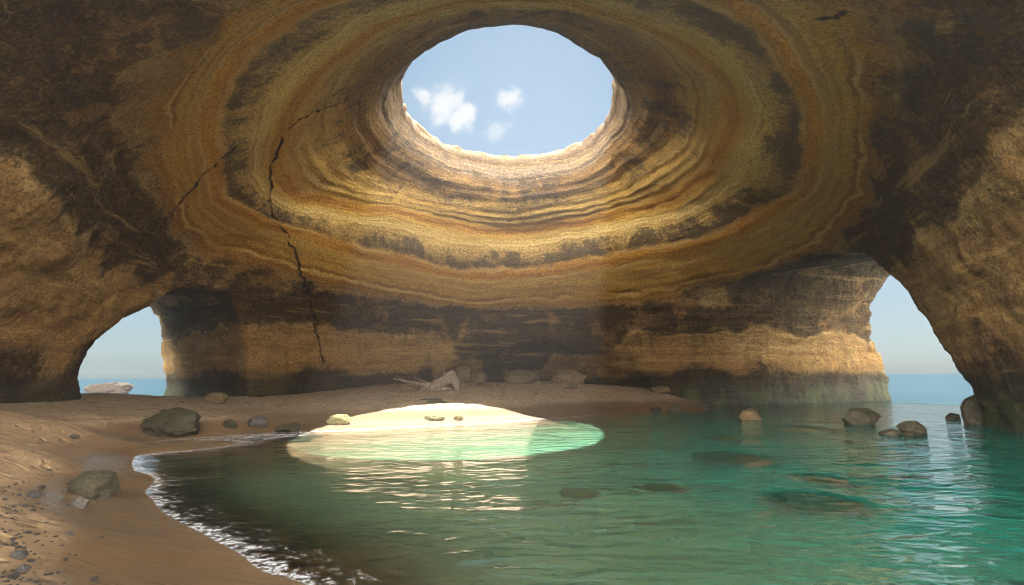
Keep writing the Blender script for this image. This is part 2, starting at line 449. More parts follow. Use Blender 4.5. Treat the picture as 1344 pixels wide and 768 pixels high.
def trace_crack(pts):
    """3D line of a crack: first rock point along each sight line (brute force on nearby vertices)"""
    res = []
    n = []
    for (a, b) in zip(pts[:-1], pts[1:]):
        for t in np.linspace(0, 1, 6, endpoint=False): n.append((a[0] + (b[0] - a[0]) * t, a[1] + (b[1] - a[1]) * t))
    n.append(pts[-1])
    rel = CO - np.array([0, 0, CAM_H], np.float32)
    L = np.linalg.norm(rel, axis=1); U = rel / L[:, None]
    for px, py in n:
        d = ray(px, py); d = d / np.linalg.norm(d)
        c = np.nonzero(U @ d.astype(np.float32) > 1 - 0.5 * 0.006 ** 2)[0]
        if len(c): res.append(CO[c[np.argmin(L[c])]])
    return np.array(res)
CD = np.full(len(CO), 9.0, np.float32)
_jit = np.stack([perlin(CO * 1.3 + 5), perlin(CO * 1.3 + 50), perlin(CO * 1.3 + 90)], 1) * 0.16
for c in CRACKS:
    line = trace_crack(c)
    if len(line) < 2: continue
    lo, hi = line.min(0) - 1.5, line.max(0) + 1.5
    near = np.nonzero(((CO > lo) & (CO < hi)).all(1))[0]
    P = CO[near] + _jit[near]; best = np.full(len(near), 9.0)
    for a, b in zip(line[:-1], line[1:]):
        ab = b - a; t = np.clip(((P - a) @ ab) / (ab @ ab + 1e-9), 0, 1)
        best = np.minimum(best, np.linalg.norm(P - a - t[:, None] * ab, axis=1))
    CD[near] = np.minimum(CD[near], best)

# ------------------------------------------------------------------ rock material
def rock_material():
    m, t, out = material('banded_limestone')
    P = t.pos(); x, y, z = t.sep(P)
    s = t.attr('strata')
    big = t.noise(P, 0.16, 4, 0.5); mid = t.noise(P, 0.9, 6, 0.6); fine = t.noise(P, 4.0, 8, 0.75); grit = t.noise(P, 11.0, 5, 0.8)
    spk = t.noise(P, 7.5, 4, .85)
    bedv = t.comb(t.math('MULTIPLY', x, .22), t.math('MULTIPLY', y, .22), t.math('MULTIPLY', s, 7.0))
    bed = t.noise(bedv, 1.0, 7, 0.62)
    bedv2 = t.comb(t.math('MULTIPLY', x, .5), t.math('MULTIPLY', y, .5), t.math('MULTIPLY', s, 22.0))
    bed2 = t.noise(bedv2, 1.0, 6, 0.65)
    c = lambda n, a: t.math('MULTIPLY', t.math('SUBTRACT', n, 0.5), a)
    sd = t.math('ADD', s, t.math('ADD', c(mid, 0.16), c(fine, 0.16)))
    def beds(n, off):
        q = t.math('ADD', t.math('MULTIPLY', sd, n), off)
        wn = t.new('ShaderNodeTexWhiteNoise', noise_dimensions='1D'); t.set(wn.inputs['W'], t.math('FLOOR', q))
        return wn.outputs['Value']
    b1, b2, b3 = beds(5.3, 3), beds(13.0, 8), beds(31.0, 5)
    f = t.math('DIVIDE', sd, 7.0)
    R = lambda v: v / 7.0
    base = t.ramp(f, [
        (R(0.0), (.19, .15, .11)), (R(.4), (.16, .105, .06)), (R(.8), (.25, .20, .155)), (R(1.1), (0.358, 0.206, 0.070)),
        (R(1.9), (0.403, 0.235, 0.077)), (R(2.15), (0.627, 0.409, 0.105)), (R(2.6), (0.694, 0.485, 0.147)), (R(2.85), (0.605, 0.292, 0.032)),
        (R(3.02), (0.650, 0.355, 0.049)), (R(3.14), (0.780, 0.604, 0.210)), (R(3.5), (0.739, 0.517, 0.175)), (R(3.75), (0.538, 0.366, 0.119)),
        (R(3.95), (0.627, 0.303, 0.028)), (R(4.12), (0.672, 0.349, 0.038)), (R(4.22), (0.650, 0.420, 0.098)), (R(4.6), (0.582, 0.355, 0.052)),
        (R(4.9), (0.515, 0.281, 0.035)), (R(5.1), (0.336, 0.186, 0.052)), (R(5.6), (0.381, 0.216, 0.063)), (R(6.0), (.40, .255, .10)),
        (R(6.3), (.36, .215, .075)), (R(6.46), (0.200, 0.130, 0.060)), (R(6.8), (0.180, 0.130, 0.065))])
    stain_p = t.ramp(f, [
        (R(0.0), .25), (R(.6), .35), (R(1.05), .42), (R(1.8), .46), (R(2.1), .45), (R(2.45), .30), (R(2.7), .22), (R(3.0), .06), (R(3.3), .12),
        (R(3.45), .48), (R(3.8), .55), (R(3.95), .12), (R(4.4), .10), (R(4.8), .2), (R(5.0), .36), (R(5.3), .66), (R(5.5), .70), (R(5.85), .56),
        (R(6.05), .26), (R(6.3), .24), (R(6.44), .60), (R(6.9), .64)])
    warp = t.math('ADD', t.math('MULTIPLY', t.noise(P, 0.30, 9, 0.66, 0.4), 0.70), t.math('MULTIPLY', fine, 0.30))
    # radial weathering streaks running down and outward from the dome, broken into patches
    th = t.math('ARCTAN2', t.math('SUBTRACT', y, 29.0), x)
    fan = t.noise(t.comb(t.math('MULTIPLY', th, 9.0), t.math('MULTIPLY', s, 1.6), big), 1.0, 7, .68, .5)
    warp = t.math('ADD', t.math('MULTIPLY', warp, .62), t.math('MULTIPLY', fan, .38))
    warp = t.math('ADD', c(warp, 1.9), .5)
    amt = t.math('ADD', warp, stain_p)
    st = t.smooth(amt, 0.94, 1.06)
    halo = t.math('MULTIPLY', t.smooth(amt, .74, .98), t.smooth(spk, .47, .57))
    st2 = t.math('MAXIMUM', t.math('MULTIPLY', st, t.smooth(spk, 0.66, 0.46, 0.45, 1.0)), t.math('MULTIPLY', halo, .75))
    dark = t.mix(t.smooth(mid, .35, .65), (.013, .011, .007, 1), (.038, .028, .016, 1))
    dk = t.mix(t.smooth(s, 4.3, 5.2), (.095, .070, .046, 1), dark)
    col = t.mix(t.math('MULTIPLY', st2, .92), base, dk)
    unst = t.math('SUBTRACT', 1.0, t.math('MULTIPLY', st2, .93))
    # thin beds, tone drift and grain
    col = t.mix(t.smooth(bed, .35, .65, 0, .5), col, t.mix(1.0, col, (.72, .56, .38, 1), 'MULTIPLY'))
    col = t.mix(t.math('MULTIPLY', t.smooth(bed2, .56, .68, 0, .5), unst), col, (.66, .42, .13, 1))
    col = t.mix(t.math('MULTIPLY', t.smooth(fine, .45, .75, 0.0, .35), unst), col, (.72, .50, .22, 1))
    col = t.mix(t.smooth(grit, .48, .57, 0, .78), col, t.mix(1.0, col, (.38, .30, .23, 1), 'MULTIPLY'))
    col = t.mix(t.math('MULTIPLY', t.smooth(spk, .40, .28, 0, .5), unst), col, (.70, .50, .25, 1))
    # single beds: paler, browner or more golden than their neighbours
    part = t.smooth(t.noise(t.comb(t.math('MULTIPLY', x, .3), t.math('MULTIPLY', y, .3), t.math('MULTIPLY', s, 2.0)), 1.0, 4, .6), .38, .55)
    clean = t.math('MULTIPLY', t.math('MULTIPLY', t.math('SUBTRACT', 1.0, st2), t.smooth(s, .9, 1.9, .25, 1)), part)
    col = t.mix(t.math('MULTIPLY', t.smooth(b1, .66, .72, 0, .45), clean), col, (.56, .31, .06, 1))
    col = t.mix(t.math('MULTIPLY', t.smooth(b2, .74, .80, 0, .32), clean), col, (.76, .56, .25, 1))
    col = t.mix(t.math('MULTIPLY', t.smooth(b2, .26, .20, 0, .4), part), col, t.mix(1.0, col, (.50, .38, .26, 1), 'MULTIPLY'))
    col = t.mix(t.math('MULTIPLY', t.smooth(b3, .70, .76, 0, .34), part), col, t.mix(1.0, col, (.45, .35, .25, 1), 'MULTIPLY'))
    # orange iron patches on the lower wall
    iron = t.math('MULTIPLY', t.smooth(t.noise(P, .5, 5, .6), .56, .68), t.math('MULTIPLY', t.smooth(spk, .40, .56, .25, 1.0), t.smooth(s, 4.8, 5.3, 0, .6)))
    col = t.mix(iron, col, (.36, .19, .07, 1))
    # dark seepage runs down the lower walls
    drip = t.noise(t.vmath('MULTIPLY', P, (1.1, 1.1, .12)), 1.0, 6, .65)
    dr = t.math('MULTIPLY', t.smooth(drip, .53, .64), t.math('MULTIPLY', t.smooth(s, 5.5, 6.0), .5))
    col = t.mix(dr, col, t.mix(1.0, col, (.30, .25, .19, 1), 'MULTIPLY'))
    col = t.mix(t.math('MULTIPLY', t.smooth(t.noise(P, .55, 6, .62), .5, .62), t.smooth(s, 5.9, 6.1, 0, .35)), col, t.mix(1.0, col, (.55, .48, .40, 1), 'MULTIPLY'))
    zl = t.noise(t.comb(t.math('MULTIPLY', x, .14), t.math('MULTIPLY', y, .14), t.math('MULTIPLY', t.math('ADD', z, c(mid, .35)), 2.6)), 1.0, 5, .68)
    wl = t.smooth(s, 4.9, 5.2)
    col = t.mix(t.math('MULTIPLY', t.smooth(zl, .50, .60), t.math('MULTIPLY', wl, .42)), col, t.mix(1.0, col, (.45, .38, .30, 1), 'MULTIPLY'))
    col = t.mix(t.math('MULTIPLY', t.smooth(zl, .44, .36), t.math('MULTIPLY', wl, .40)), col, (.52, .34, .13, 1))
    # tide zone: black lichen with green algae just over the water
    tide = t.math('ADD', z, t.math('ADD', c(big, 1.6), c(mid, 1.2)))
    col = t.mix(t.smooth(tide, 2.6, 1.5, 0, .85), col, t.mix(t.smooth(t.math('ADD', t.math('MULTIPLY', fine, .5), t.math('MULTIPLY', drip, .5)), .42, .58), (.017, .015, .010, 1), (.058, .046, .026, 1)))
    alg = t.math('MULTIPLY', t.math('MULTIPLY', t.smooth(tide, 1.5, .7), t.smooth(tide, -.3, .3)), t.smooth(t.math('ADD', t.math('MULTIPLY', mid, .5), t.math('MULTIPLY', drip, .5)), .46, .56, .0, .85))
    col = t.mix(alg, col, (.060, .075, .022, 1))
    # pale green tint inside the two sea arches
    ax_ = t.math('MULTIPLY', t.smooth(t.math('ABSOLUTE', x), 17.5, 22), t.smooth(t.noise(P, .7, 6, .6), .42, .62))
    col = t.mix(t.math('MULTIPLY', t.math('MULTIPLY', ax_, t.smooth(y, 28, 34)), .18), col, (.15, .14, .07, 1))
    # cracks
    cd = t.math('ADD', t.attr('crack'), t.math('ADD', c(fine, .09), c(mid, .06)))
    cr = t.smooth(cd, .105, .03)
    col = t.mix(cr, col, (.02, .015, .01, 1))
    h = t.math('ADD', t.math('MULTIPLY', fine, .55), t.math('MULTIPLY', bed2, .5))
    h = t.math('ADD', h, t.math('MULTIPLY', mid, .9))
    h = t.math('ADD', h, t.math('MULTIPLY', grit, .12))
    h = t.math('SUBTRACT', h, t.math('MULTIPLY', cr, 1.2))
    h = t.math('ADD', h, t.math('MULTIPLY', spk, .35))
    nb = t.bump(h, 1.0, 0.5)
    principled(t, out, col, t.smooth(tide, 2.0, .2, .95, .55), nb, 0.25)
    return m
M_ROCK = rock_material()

# ------------------------------------------------------------------ cave object and its parts
def build_cave():
    root = empty('sea_cave', (0, 29, 0))
    tag(root, 'vast domed limestone sea cave in ochre and grey bands, open to the sky by a round skylight', 'cave', kind='structure')
    inv = np.array([0, 29, 0], np.float32)
    fc = CO[FQ].mean(1); fs = SV[FQ].mean(1); nz = VN[FQ].mean(1)
    plan = (np.abs(fc[:, 0] / 35.0) ** 3 + np.abs((fc[:, 1] - 18) / 33.5) ** 3) ** (1 / 3.0)
    thh = np.arctan2(fc[:, 1] - AX[1], fc[:, 0] - AX[0]); rr = np.hypot(fc[:, 0] - AX[0], fc[:, 1] - AX[1])
    outer = (plan > .965) | ((nz[:, 2] > .5) & (fc[:, 2] > 15.2))
    lab = np.where(outer, 5, np.where(fs < 1.0, 0, np.where(fs < 5.0, 1, 2)))
    low = lab == 2
    lab[low & (fc[:, 0] < -13.8) & (fc[:, 1] < 31.5 - (fc[:, 0] + 15) * 1.0)] = 3
    lab[low & (fc[:, 0] > 7) & (fc[:, 1] < 33 + (fc[:, 0] - 21) * .42)] = 4
    lab[low & (fc[:, 0] <= 0) & (fc[:, 1] < 24)] = 3
    lab[low & (fc[:, 0] > 0) & (fc[:, 1] < 24)] = 4
    for k, nm in enumerate(('skylight_shaft', 'domed_ceiling', 'back_wall', 'left_wall', 'right_wall', 'clifftop')):
        q = FQ[lab == k]
        u, inv_i = np.unique(q, return_inverse=True)
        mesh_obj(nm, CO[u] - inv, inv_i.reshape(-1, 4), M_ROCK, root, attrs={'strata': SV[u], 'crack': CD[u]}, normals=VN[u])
build_cave()

# ================================================================== BEACH AND SEABED
def grow(a, b, step, far, k=1.22):
    c = list(np.arange(a, b + 1e-6, step)); d = step
    while c[-1] < far: d *= k; c.append(c[-1] + d)
    d = step
    while c[0] > -far: d *= k; c.insert(0, c[0] - d)
    return np.array(c)
SHORE = [(425,768),(335,730),(262,695),(205,655),(172,618),(166,598),(176,586),(205,578),(262,574),(310,571),(365,567),(430,565),(530,560),(620,556),(700,550),(760,546),(850,541),(930,538)]
CP = [at(x, y, 0.0) for x, y in SHORE]
for x, y, z in [(0,517,1.23),(60,520,1.15),(107,522,1.0),(160,528,.62),(215,526,.62),(270,526,.65),(330,522,.80),(450,510,1.2),(560,504,1.42),(640,506,1.38),(700,507,1.32),(760,508,1.25),(850,516,.85),(900,528,.35),
                (0,540,1.12),(0,580,.95),(0,650,.72),(0,768,.75),(90,768,.42),(150,768,.32),(220,768,.18),(300,768,.07),(182,600,.015),(155,600,.04),(172,640,.06),(135,640,.13),(112,690,.28),(150,690,.20),(190,690,.10),(240,740,.08),(110,740,.36),(160,740,.26),(60,690,.58),(60,600,.68),(110,560,.7),(228,575,.22),(105,652,.24),
                (585,534,.55),(450,545,.36),(400,556,.16),(330,556,.26),(250,550,.5),(180,540,.62),(620,520,.95),(350,535,.55),(800,530,.35)]:
    CP.append(at(x, y, z))
for q in [(-24,20,1.3),(-26,24,1.3),(-22,10,1.15),(-12,2,.8),(-14,-8,2.2),(-3.2,-3,.9),(-6,-9,1.9),(-26,31,.1),(-23,36,-.5),(-28,40,-1.8),(-32,46,-2.8),(-19,35,-.1),
          (0,43,1.5),(-8,43,1.5),(8,43,1.2),(14,44,.3),(-30,20,1.4),
          (0,5,-.25),(2,7,-.45),(0,10,-.5),(-3,12,-.32),(4,12,-1.05),(-6,13.5,-.17),(-2,17,-.36),(-5,17.5,-.2),(1.5,18,-.55),(4.5,18,-.9),(9,9,-1.6),(5,2,-.9),(10,22,-1.7),(4,24,-.4),(9,30,-1.0),(13,34,-.9),(16,28,-1.9),(15,14,-2.2),
          (20,34,-2.2),(26,38,-2.6),(18,20,-2.5),(22,42,-2),(34,44,-3.4),(12,-5,1.6),(3,-8,1.9),(-1,-14,2.6),(8,-20,3.0),(-12,-22,3.2),(24,-12,2.2),(4,-1,.2),(10,2,-.5),(-36,50,-3.6),(40,30,-4),(36,0,-2),(40,60,-4.2),(0,62,-4.2),(-40,62,-4.2),
          (-40,30,-.8),(-42,10,1.0),(-36,-10,2.4),(40,-30,2.4),(-30,-32,3.4),(0,-34,3.4)]:
    CP.append(np.array(q, float))
CP = np.array(CP)
def _k(d): return d * d * np.log(d + 1e-6)
def tps_fit(P, z, lam=0.6):
    d = np.hypot(P[:, None, 0] - P[None, :, 0], P[:, None, 1] - P[None, :, 1])
    n = len(P); A = np.zeros((n + 3, n + 3)); A[:n, :n] = _k(d) + lam * np.eye(n)
    A[:n, n] = 1; A[:n, n + 1:] = P[:, :2]; A[n, :n] = 1; A[n + 1:, :n] = P[:, :2].T
    return np.linalg.solve(A, np.concatenate([z, [0, 0, 0]]))
TW = tps_fit(CP, CP[:, 2])
def ground_smooth(x, y):
    x = np.asarray(x, float); y = np.asarray(y, float); shp = x.shape; x = x.ravel(); y = y.ravel()
    cx = np.clip(x, -44, 44); cyy = np.clip(y, -36, 64)
    r = np.full(len(x), TW[len(CP)]) + TW[-2] * cx + TW[-1] * cyy
    for i in range(len(CP)): r += TW[i] * _k(np.hypot(cx - CP[i, 0], cyy - CP[i, 1]))
    far = np.hypot(x - cx, y - cyy)
    k = np.clip(far / 60, 0, 1)
    r = r * (1 - k) + np.where(y > -20, -7.0, -2.0) * k
    bounce_dune = np.clip((-2.5 - y) / 11.0, 0, 1); bounce_dune = bounce_dune * bounce_dune * (3 - 2 * bounce_dune)      # added unseen slope behind the camera, to bounce sunlight into the cave
    r = r + 6.0 * bounce_dune * np.clip((48 - np.abs(x)) / 14, 0, 1) * np.clip((60 + y) / 20, 0, 1)
    return r.reshape(shp)
def ground_relief(x, y, z):
    p = np.stack([x.ravel(), y.ravel(), 0 * x.ravel()], 1)
    dry = np.clip((z.ravel() - 0.22) / 0.5, 0, 1)
    n = 0.035 * fbm(p * 1.1, 3) * (0.25 + dry) + 0.05 * fbm(p * .35 + 7, 2) * np.clip(np.abs(z.ravel()) * 3, 0, 1)
    # trampled sand: shallow hollows
    n -= dry * 0.10 * np.clip(perlin(p * 2.3 + 3) - .08, 0, 1) * 2.0
    return n.reshape(x.shape)
def ground_z(x, y):
    x = np.atleast_1d(np.asarray(x, float)); y = np.atleast_1d(np.asarray(y, float))
    z = ground_smooth(x, y); return z + ground_relief(x, y, z)
def on_ground(px, py):
    """the beach point seen at a photo pixel"""
    d = ray(px, py); t = np.linspace(2, 70, 1400)
    P = np.array([0, 0, CAM_H])[None, :] + d[None, :] * t[:, None] / np.hypot(d[0], d[1])
    g = ground_smooth(P[:, 0], P[:, 1]); h = np.nonzero(P[:, 2] < g)[0]
    return P[h[0]] if len(h) else P[-1]

TX = grow(-26, 24, 0.16, 3000); TY = grow(2.5, 46, 0.16, 3000)
GX, GY = np.meshgrid(TX, TY, indexing='ij')
GS = ground_smooth(GX, GY); GZ = GS + ground_relief(GX, GY, GS)
def grid_faces(nx, ny):
    i = np.arange(nx * ny).reshape(nx, ny)
    return np.stack([i[:-1, :-1].ravel(), i[1:, :-1].ravel(), i[1:, 1:].ravel(), i[:-1, 1:].ravel()], 1)
GF = grid_faces(len(TX), len(TY))

def sand_material():
    m, t, out = material('beach_sand')
    P = t.pos(); x, y, z = t.sep(P)
    c_ = lambda n, a: t.math('MULTIPLY', t.math('SUBTRACT', n, 0.5), a)
    n1 = t.noise(P, .8, 5, .55); n2 = t.noise(t.vmath('MULTIPLY', P, (1, .8, 1)), 4.5, 6, .62); gr = t.noise(P, 60, 3, .7)
    lvl = t.math('ADD', z, t.math('MULTIPLY', t.math('SUBTRACT', n1, .5), .10))
    nearf = t.smooth(y, 15, 9)
    dryf = t.smooth(t.math('SUBTRACT', lvl, t.math('MULTIPLY', nearf, .04)), .34, .60)
    dry = t.mix(t.smooth(n1, .3, .7), (.195, .124, .062, 1), (.24, .155, .08, 1))
    back = t.smooth(t.math('ADD', y, c_(n1, 6.0)), 15, 24)
    dry = t.mix(back, dry, t.mix(t.smooth(n1, .3, .7), (.28, .205, .13, 1), (.34, .25, .16, 1)))
    dry = t.mix(t.smooth(n2, .52, .62, 0, .7), dry, (.10, .06, .031, 1))
    dry = t.mix(t.smooth(lvl, 1.55, 1.9), dry, (.74, .60, .40, 1))  # pale sand high up behind the camera, added to bounce light
    wet = t.mix(t.smooth(n1, .3, .7), (.10, .058, .026, 1), (.125, .075, .034, 1))
    col = t.mix(dryf, wet, dry)
    col = t.mix(t.smooth(gr, .4, .7, 0, .35), col, t.mix(1.0, col, (.55, .5, .45, 1), 'MULTIPLY'))
    sub = t.mix(t.smooth(t.noise(P, .28, 5, .6), .48, .66), (.58, .45, .25, 1), (.36, .29, .16, 1))
    col = t.mix(t.smooth(z, -.12, -.7), col, sub)
    dbr = t.math('MULTIPLY', t.smooth(t.noise(P, 8.5, 2, .6), .66, .71), t.math('MULTIPLY', dryf, t.smooth(t.noise(P, .9, 3, .6), .44, .6)))
    col = t.mix(t.math('MULTIPLY', dbr, .85), col, (.05, .035, .022, 1))
    # water film left by the last wave
    film = t.math('MULTIPLY', t.smooth(t.math('SUBTRACT', lvl, t.math('MULTIPLY', nearf, .26)), .24, .14), t.smooth(lvl, -.02, .03))
    str_ = t.noise(t.vmath('MULTIPLY', P, (1.0, 5.0, 1.0)), 1.3, 5, .6)
    rough = t.math('SUBTRACT', .92, t.math('MULTIPLY', film, .25))
    h = t.math('ADD', t.math('MULTIPLY', n2, .6), t.math('MULTIPLY', gr, .12))
    dim = t.noise(t.vmath('MULTIPLY', P, (1, .9, 1)), 3.3, 1, .5, .4)
    h = t.math('SUBTRACT', h, t.math('MULTIPLY', t.smooth(dim, .46, .30), .45))
    hs = t.math('MULTIPLY', h, t.math('ADD', t.math('MULTIPLY', dryf, .9), .06))
    nb = t.bump(hs, .8, .2)
    p = principled(t, out, col, rough, nb, .4)
    t.set(p.inputs['Coat Weight'], t.math('MULTIPLY', film, t.smooth(str_, .3, .6, .3, .7))); p.inputs['Coat Roughness'].default_value = .17; p.inputs['Coat IOR'].default_value = 1.5
    t.set(p.inputs['Coat Normal'], t.bump(str_, 1.0, .018))
    return m
M_SAND = sand_material()
tag(mesh_obj('sand_ground', np.stack([GX.ravel(), GY.ravel(), GZ.ravel()], 1), GF, M_SAND), 'tan sand beach sloping under the water of the cave', 'beach', kind='structure')

# ------------------------------------------------------------------ sea
SUNK = [
        (905, 600, 1012, 623, 'long dark rock under the green water, upper one of the right group'),
        (735, 652, 788, 671, 'small dark rock under the water near the middle of the pool'),
        (1000, 655, 1135, 697, 'largest dark weedy rock under the water at the right'),
        (1048, 634, 1122, 656, 'dark rock under the water just above the largest weedy one'),
        (838, 645, 902, 664, 'faint dark rock under the water right of the small middle one'),
        (915, 579, 985, 588, 'thin dark rock under the water before the back wall'),
        (1010, 566, 1100, 578, 'dark rock under the water left of the broad brown rock'),
        (278, 571, 420, 587, 'flat dark weedy rock awash at the edge of the bright patch')]
SUNK_P = []
for i, (x0, y0, x1, y1, lb) in enumerate(SUNK):
    cx, cyy = (x0 + x1) / 2, (y0 + y1) / 2
    p = at(cx, cyy, -.2); w = (x1 - x0) * p[1] / F_PX; dl = at(cx, y0, -.2)[1] - at(cx, y1, -.2)[1]
    SUNK_P.append((p[0], p[1], w, dl, -.02 if i == 7 else -.13))
def water_material():
    m, t, out = material('sea_water')
    P = t.pos(); x, y, z = t.sep(P)
    dep = t.attr('depth'); bed = t.attr('seabed'); out_f = t.attr('open_sea')
    c = lambda n, a: t.math('MULTIPLY', t.math('SUBTRACT', n, 0.5), a)
    n_big = t.noise(t.vmath('MULTIPLY', P, (.8, 1.0, 1)), .55, 1, .4)
    n_mid = t.noise(t.vmath('MULTIPLY', P, (.75, 1.2, 1)), 2.3, 1, .45, .3)
    n_sml = t.noise(t.vmath('MULTIPLY', P, (.7, 1.2, 1)), 6.5, 2, .5, .3)
    calm = t.smooth(dep, 0.0, .5, .25, 1.0)
    h = t.math('ADD', t.math('MULTIPLY', n_big, .20), t.math('MULTIPLY', n_mid, .075))
    h = t.math('ADD', h, t.math('MULTIPLY', n_sml, .018))
    h = t.math('MULTIPLY', h, t.math('MULTIPLY', calm, t.math('ADD', 1.0, t.math('MULTIPLY', out_f, 1.5))))
    nb = t.bump(h, 1.0, 1.0)
    gl = t.new('ShaderNodeBsdfGlossy'); gl.inputs['Roughness'].default_value = .025; gl.inputs['Color'].default_value = (1, 1, 1, 1); t.set(gl.inputs['Normal'], nb)
    fr = t.new('ShaderNodeFresnel'); fr.inputs['IOR'].default_value = 1.33; t.set(fr.inputs['Normal'], nb)
    # body of the water: clear over sand at the edge, turbid green with depth, blue outside
    k = t.math('SUBTRACT', 1.0, t.math('POWER', 2.718, t.math('MULTIPLY', dep, t.smooth(bed, .08, .34, -.7, -3.6))))
    k = t.math('MAXIMUM', t.math('MINIMUM', k, .93), t.math('MULTIPLY', out_f, .97))
    bodyc = t.mix(t.smooth(bed, .35, 1.5), (.055, .122, .075, 1), (.002, .135, .108, 1))
    bodyc = t.mix(out_f, bodyc, (.002, .024, .040, 1))
    diff = t.new('ShaderNodeBsdfDiffuse'); t.set(diff.inputs['Color'], bodyc)
    tint = t.mix(t.smooth(dep, 0, .8), (1, 1, 1, 1), (.55, .92, .78, 1))
    tr = t.new('ShaderNodeBsdfTransparent'); t.set(tr.inputs['Color'], tint)
    body = t.new('ShaderNodeMixShader'); t.set(body.inputs[0], k); t.l.new(tr.outputs[0], body.inputs[1]); t.l.new(diff.outputs[0], body.inputs[2])
    mx = t.new('ShaderNodeMixShader'); t.set(mx.inputs[0], fr.outputs[0]); t.l.new(body.outputs[0], mx.inputs[1]); t.l.new(gl.outputs[0], mx.inputs[2])
    # lacy foam along the wash of the waves
    fn = t.noise(P, 2.2, 6, .65, .6); fl = t.noise(P, 11.0, 5, .7, .5)
    edge = t.math('SUBTRACT', dep, t.math('MULTIPLY', t.math('SUBTRACT', fn, .45), .22))
    e1 = t.math('MULTIPLY', t.smooth(edge, .026, .003), t.smooth(dep, -.06, .0))
    e2 = t.math('MULTIPLY', t.smooth(edge, .10, .02), t.smooth(fl, .55, .64))
    fo = t.math('MAXIMUM', t.math('MULTIPLY', e1, t.smooth(fl, .42, .56)), e2)
    fo = t.math('MULTIPLY', fo, t.math('SUBTRACT', 1.0, out_f))
    foam = t.new('ShaderNodeBsdfDiffuse'); foam.inputs['Color'].default_value = (.6, .61, .62, 1)
    mf = t.new('ShaderNodeMixShader'); t.set(mf.inputs[0], t.math('MULTIPLY', fo, .6)); t.l.new(mx.outputs[0], mf.inputs[1]); t.l.new(foam.outputs[0], mf.inputs[2])
    t.l.new(mf.outputs[0], out.inputs[0])
    return m
M_WATER = water_material()
def build_water():
    dep = -GZ.copy()
    for (sx, sy, w, dl, top) in SUNK_P:      # water is shallower over a sunken rock
        e = ((GX - sx) / (w * .5)) ** 2 + ((GY - sy) / (dl * .5)) ** 2 + .35 * fbm(np.stack([GX.ravel() * .9, GY.ravel() * .9, 0 * GX.ravel()], 1), 3).reshape(GX.shape)
        tp = top - .5 * np.clip(e - .45, 0, 40)
        dep = np.minimum(dep, np.maximum(-tp, .02))
    keep = (GZ < 0.06)
    v = np.stack([GX.ravel(), GY.ravel(), np.zeros(GX.size)], 1)
    kv = keep.ravel(); q = GF[kv[GF].any(1)]
    u, inv = np.unique(q, return_inverse=True)
    plan = ((np.abs(GX / 36.0) ** 3 + np.abs((GY - 18) / 33.5) ** 3) ** (1 / 3.0)).ravel()
    osea = np.clip((plan - .80) / .14, 0, 1)
    osea = np.where(GY.ravel() < 15, np.clip((np.hypot(GX, GY).ravel() - 60) / 40, 0, 1), osea)
    tag(mesh_obj('sea_water', v[u], inv.reshape(-1, 4), M_WATER, attrs={'depth': dep.ravel()[u], 'seabed': -GZ.ravel()[u], 'open_sea': osea[u]}), 'clear green sea water filling the cave and reaching out through both arches', 'water', kind='structure')
build_water()

# ================================================================== ROCKS
def stone_material(name, c1, c2, moss=None, moss_amt=0.0, rough=.85):
    m, t, out = material(name)
    P = t.new('ShaderNodeTexCoord').outputs['Object']; oi = t.new('ShaderNodeObjectInfo').outputs['Random']
    Pn = t.vmath('ADD', P, t.comb(t.math('MULTIPLY', oi, 40), t.math('MULTIPLY', oi, 17), 0))
    n = t.noise(Pn, 2.2, 8, .65); f = t.noise(Pn, 14, 6, .7)
    col = t.mix(t.smooth(n, .35, .65), c1 + (1,), c2 + (1,))
    if moss:
        nz = t.sep(t.new('ShaderNodeNewGeometry').outputs['Normal'])[2]
        col = t.mix(t.math('MULTIPLY', t.smooth(t.math('ADD', nz, t.math('MULTIPLY', n, .6)), .35, .95), moss_amt), col, moss + (1,))
    col = t.mix(t.smooth(f, .4, .7, 0, .55), col, t.mix(1.0, col, (.45, .43, .4, 1), 'MULTIPLY'))
    col = t.mix(t.smooth(t.math('FRACT', t.math('MULTIPLY', oi, 7.3)), .55, .95, 0, .6), col, t.mix(1.0, col, (1.3, 1.2, 1.0, 1), 'MULTIPLY'))
    nb = t.bump(t.math('ADD', n, t.math('MULTIPLY', f, .5)), 1.0, .10)
    principled(t, out, col, rough, nb, .3)
    return m
M_MOSSY = stone_material('mossy_stone', (.015, .013, .008), (.042, .034, .020), (.024, .027, .009), .55)
M_GREY = stone_material('dark_wet_stone', (.028, .026, .025), (.065, .06, .056), None, 0, .8)
M_TAN = stone_material('tan_stone', (.085, .058, .032), (.16, .11, .06), (.06, .058, .024), .35)
M_BACK = stone_material('pale_fallen_stone', (.10, .072, .042), (.18, .13, .078), (.07, .066, .028), .4)
M_ORANGE = stone_material('orange_limestone', (.016, .010, .005), (.034, .022, .012))
M_BLACK = stone_material('tide_black_stone', (.030, .026, .020), (.075, .06, .04), (.05, .055, .02), .4, .6)
M_WEED = stone_material('weedy_stone', (.007, .010, .006), (.022, .026, .011), (.014, .020, .007), .8)
M_PALE = stone_material('pale_weedy_stone', (.16, .14, .08), (.26, .23, .14), (.10, .12, .04), .6)

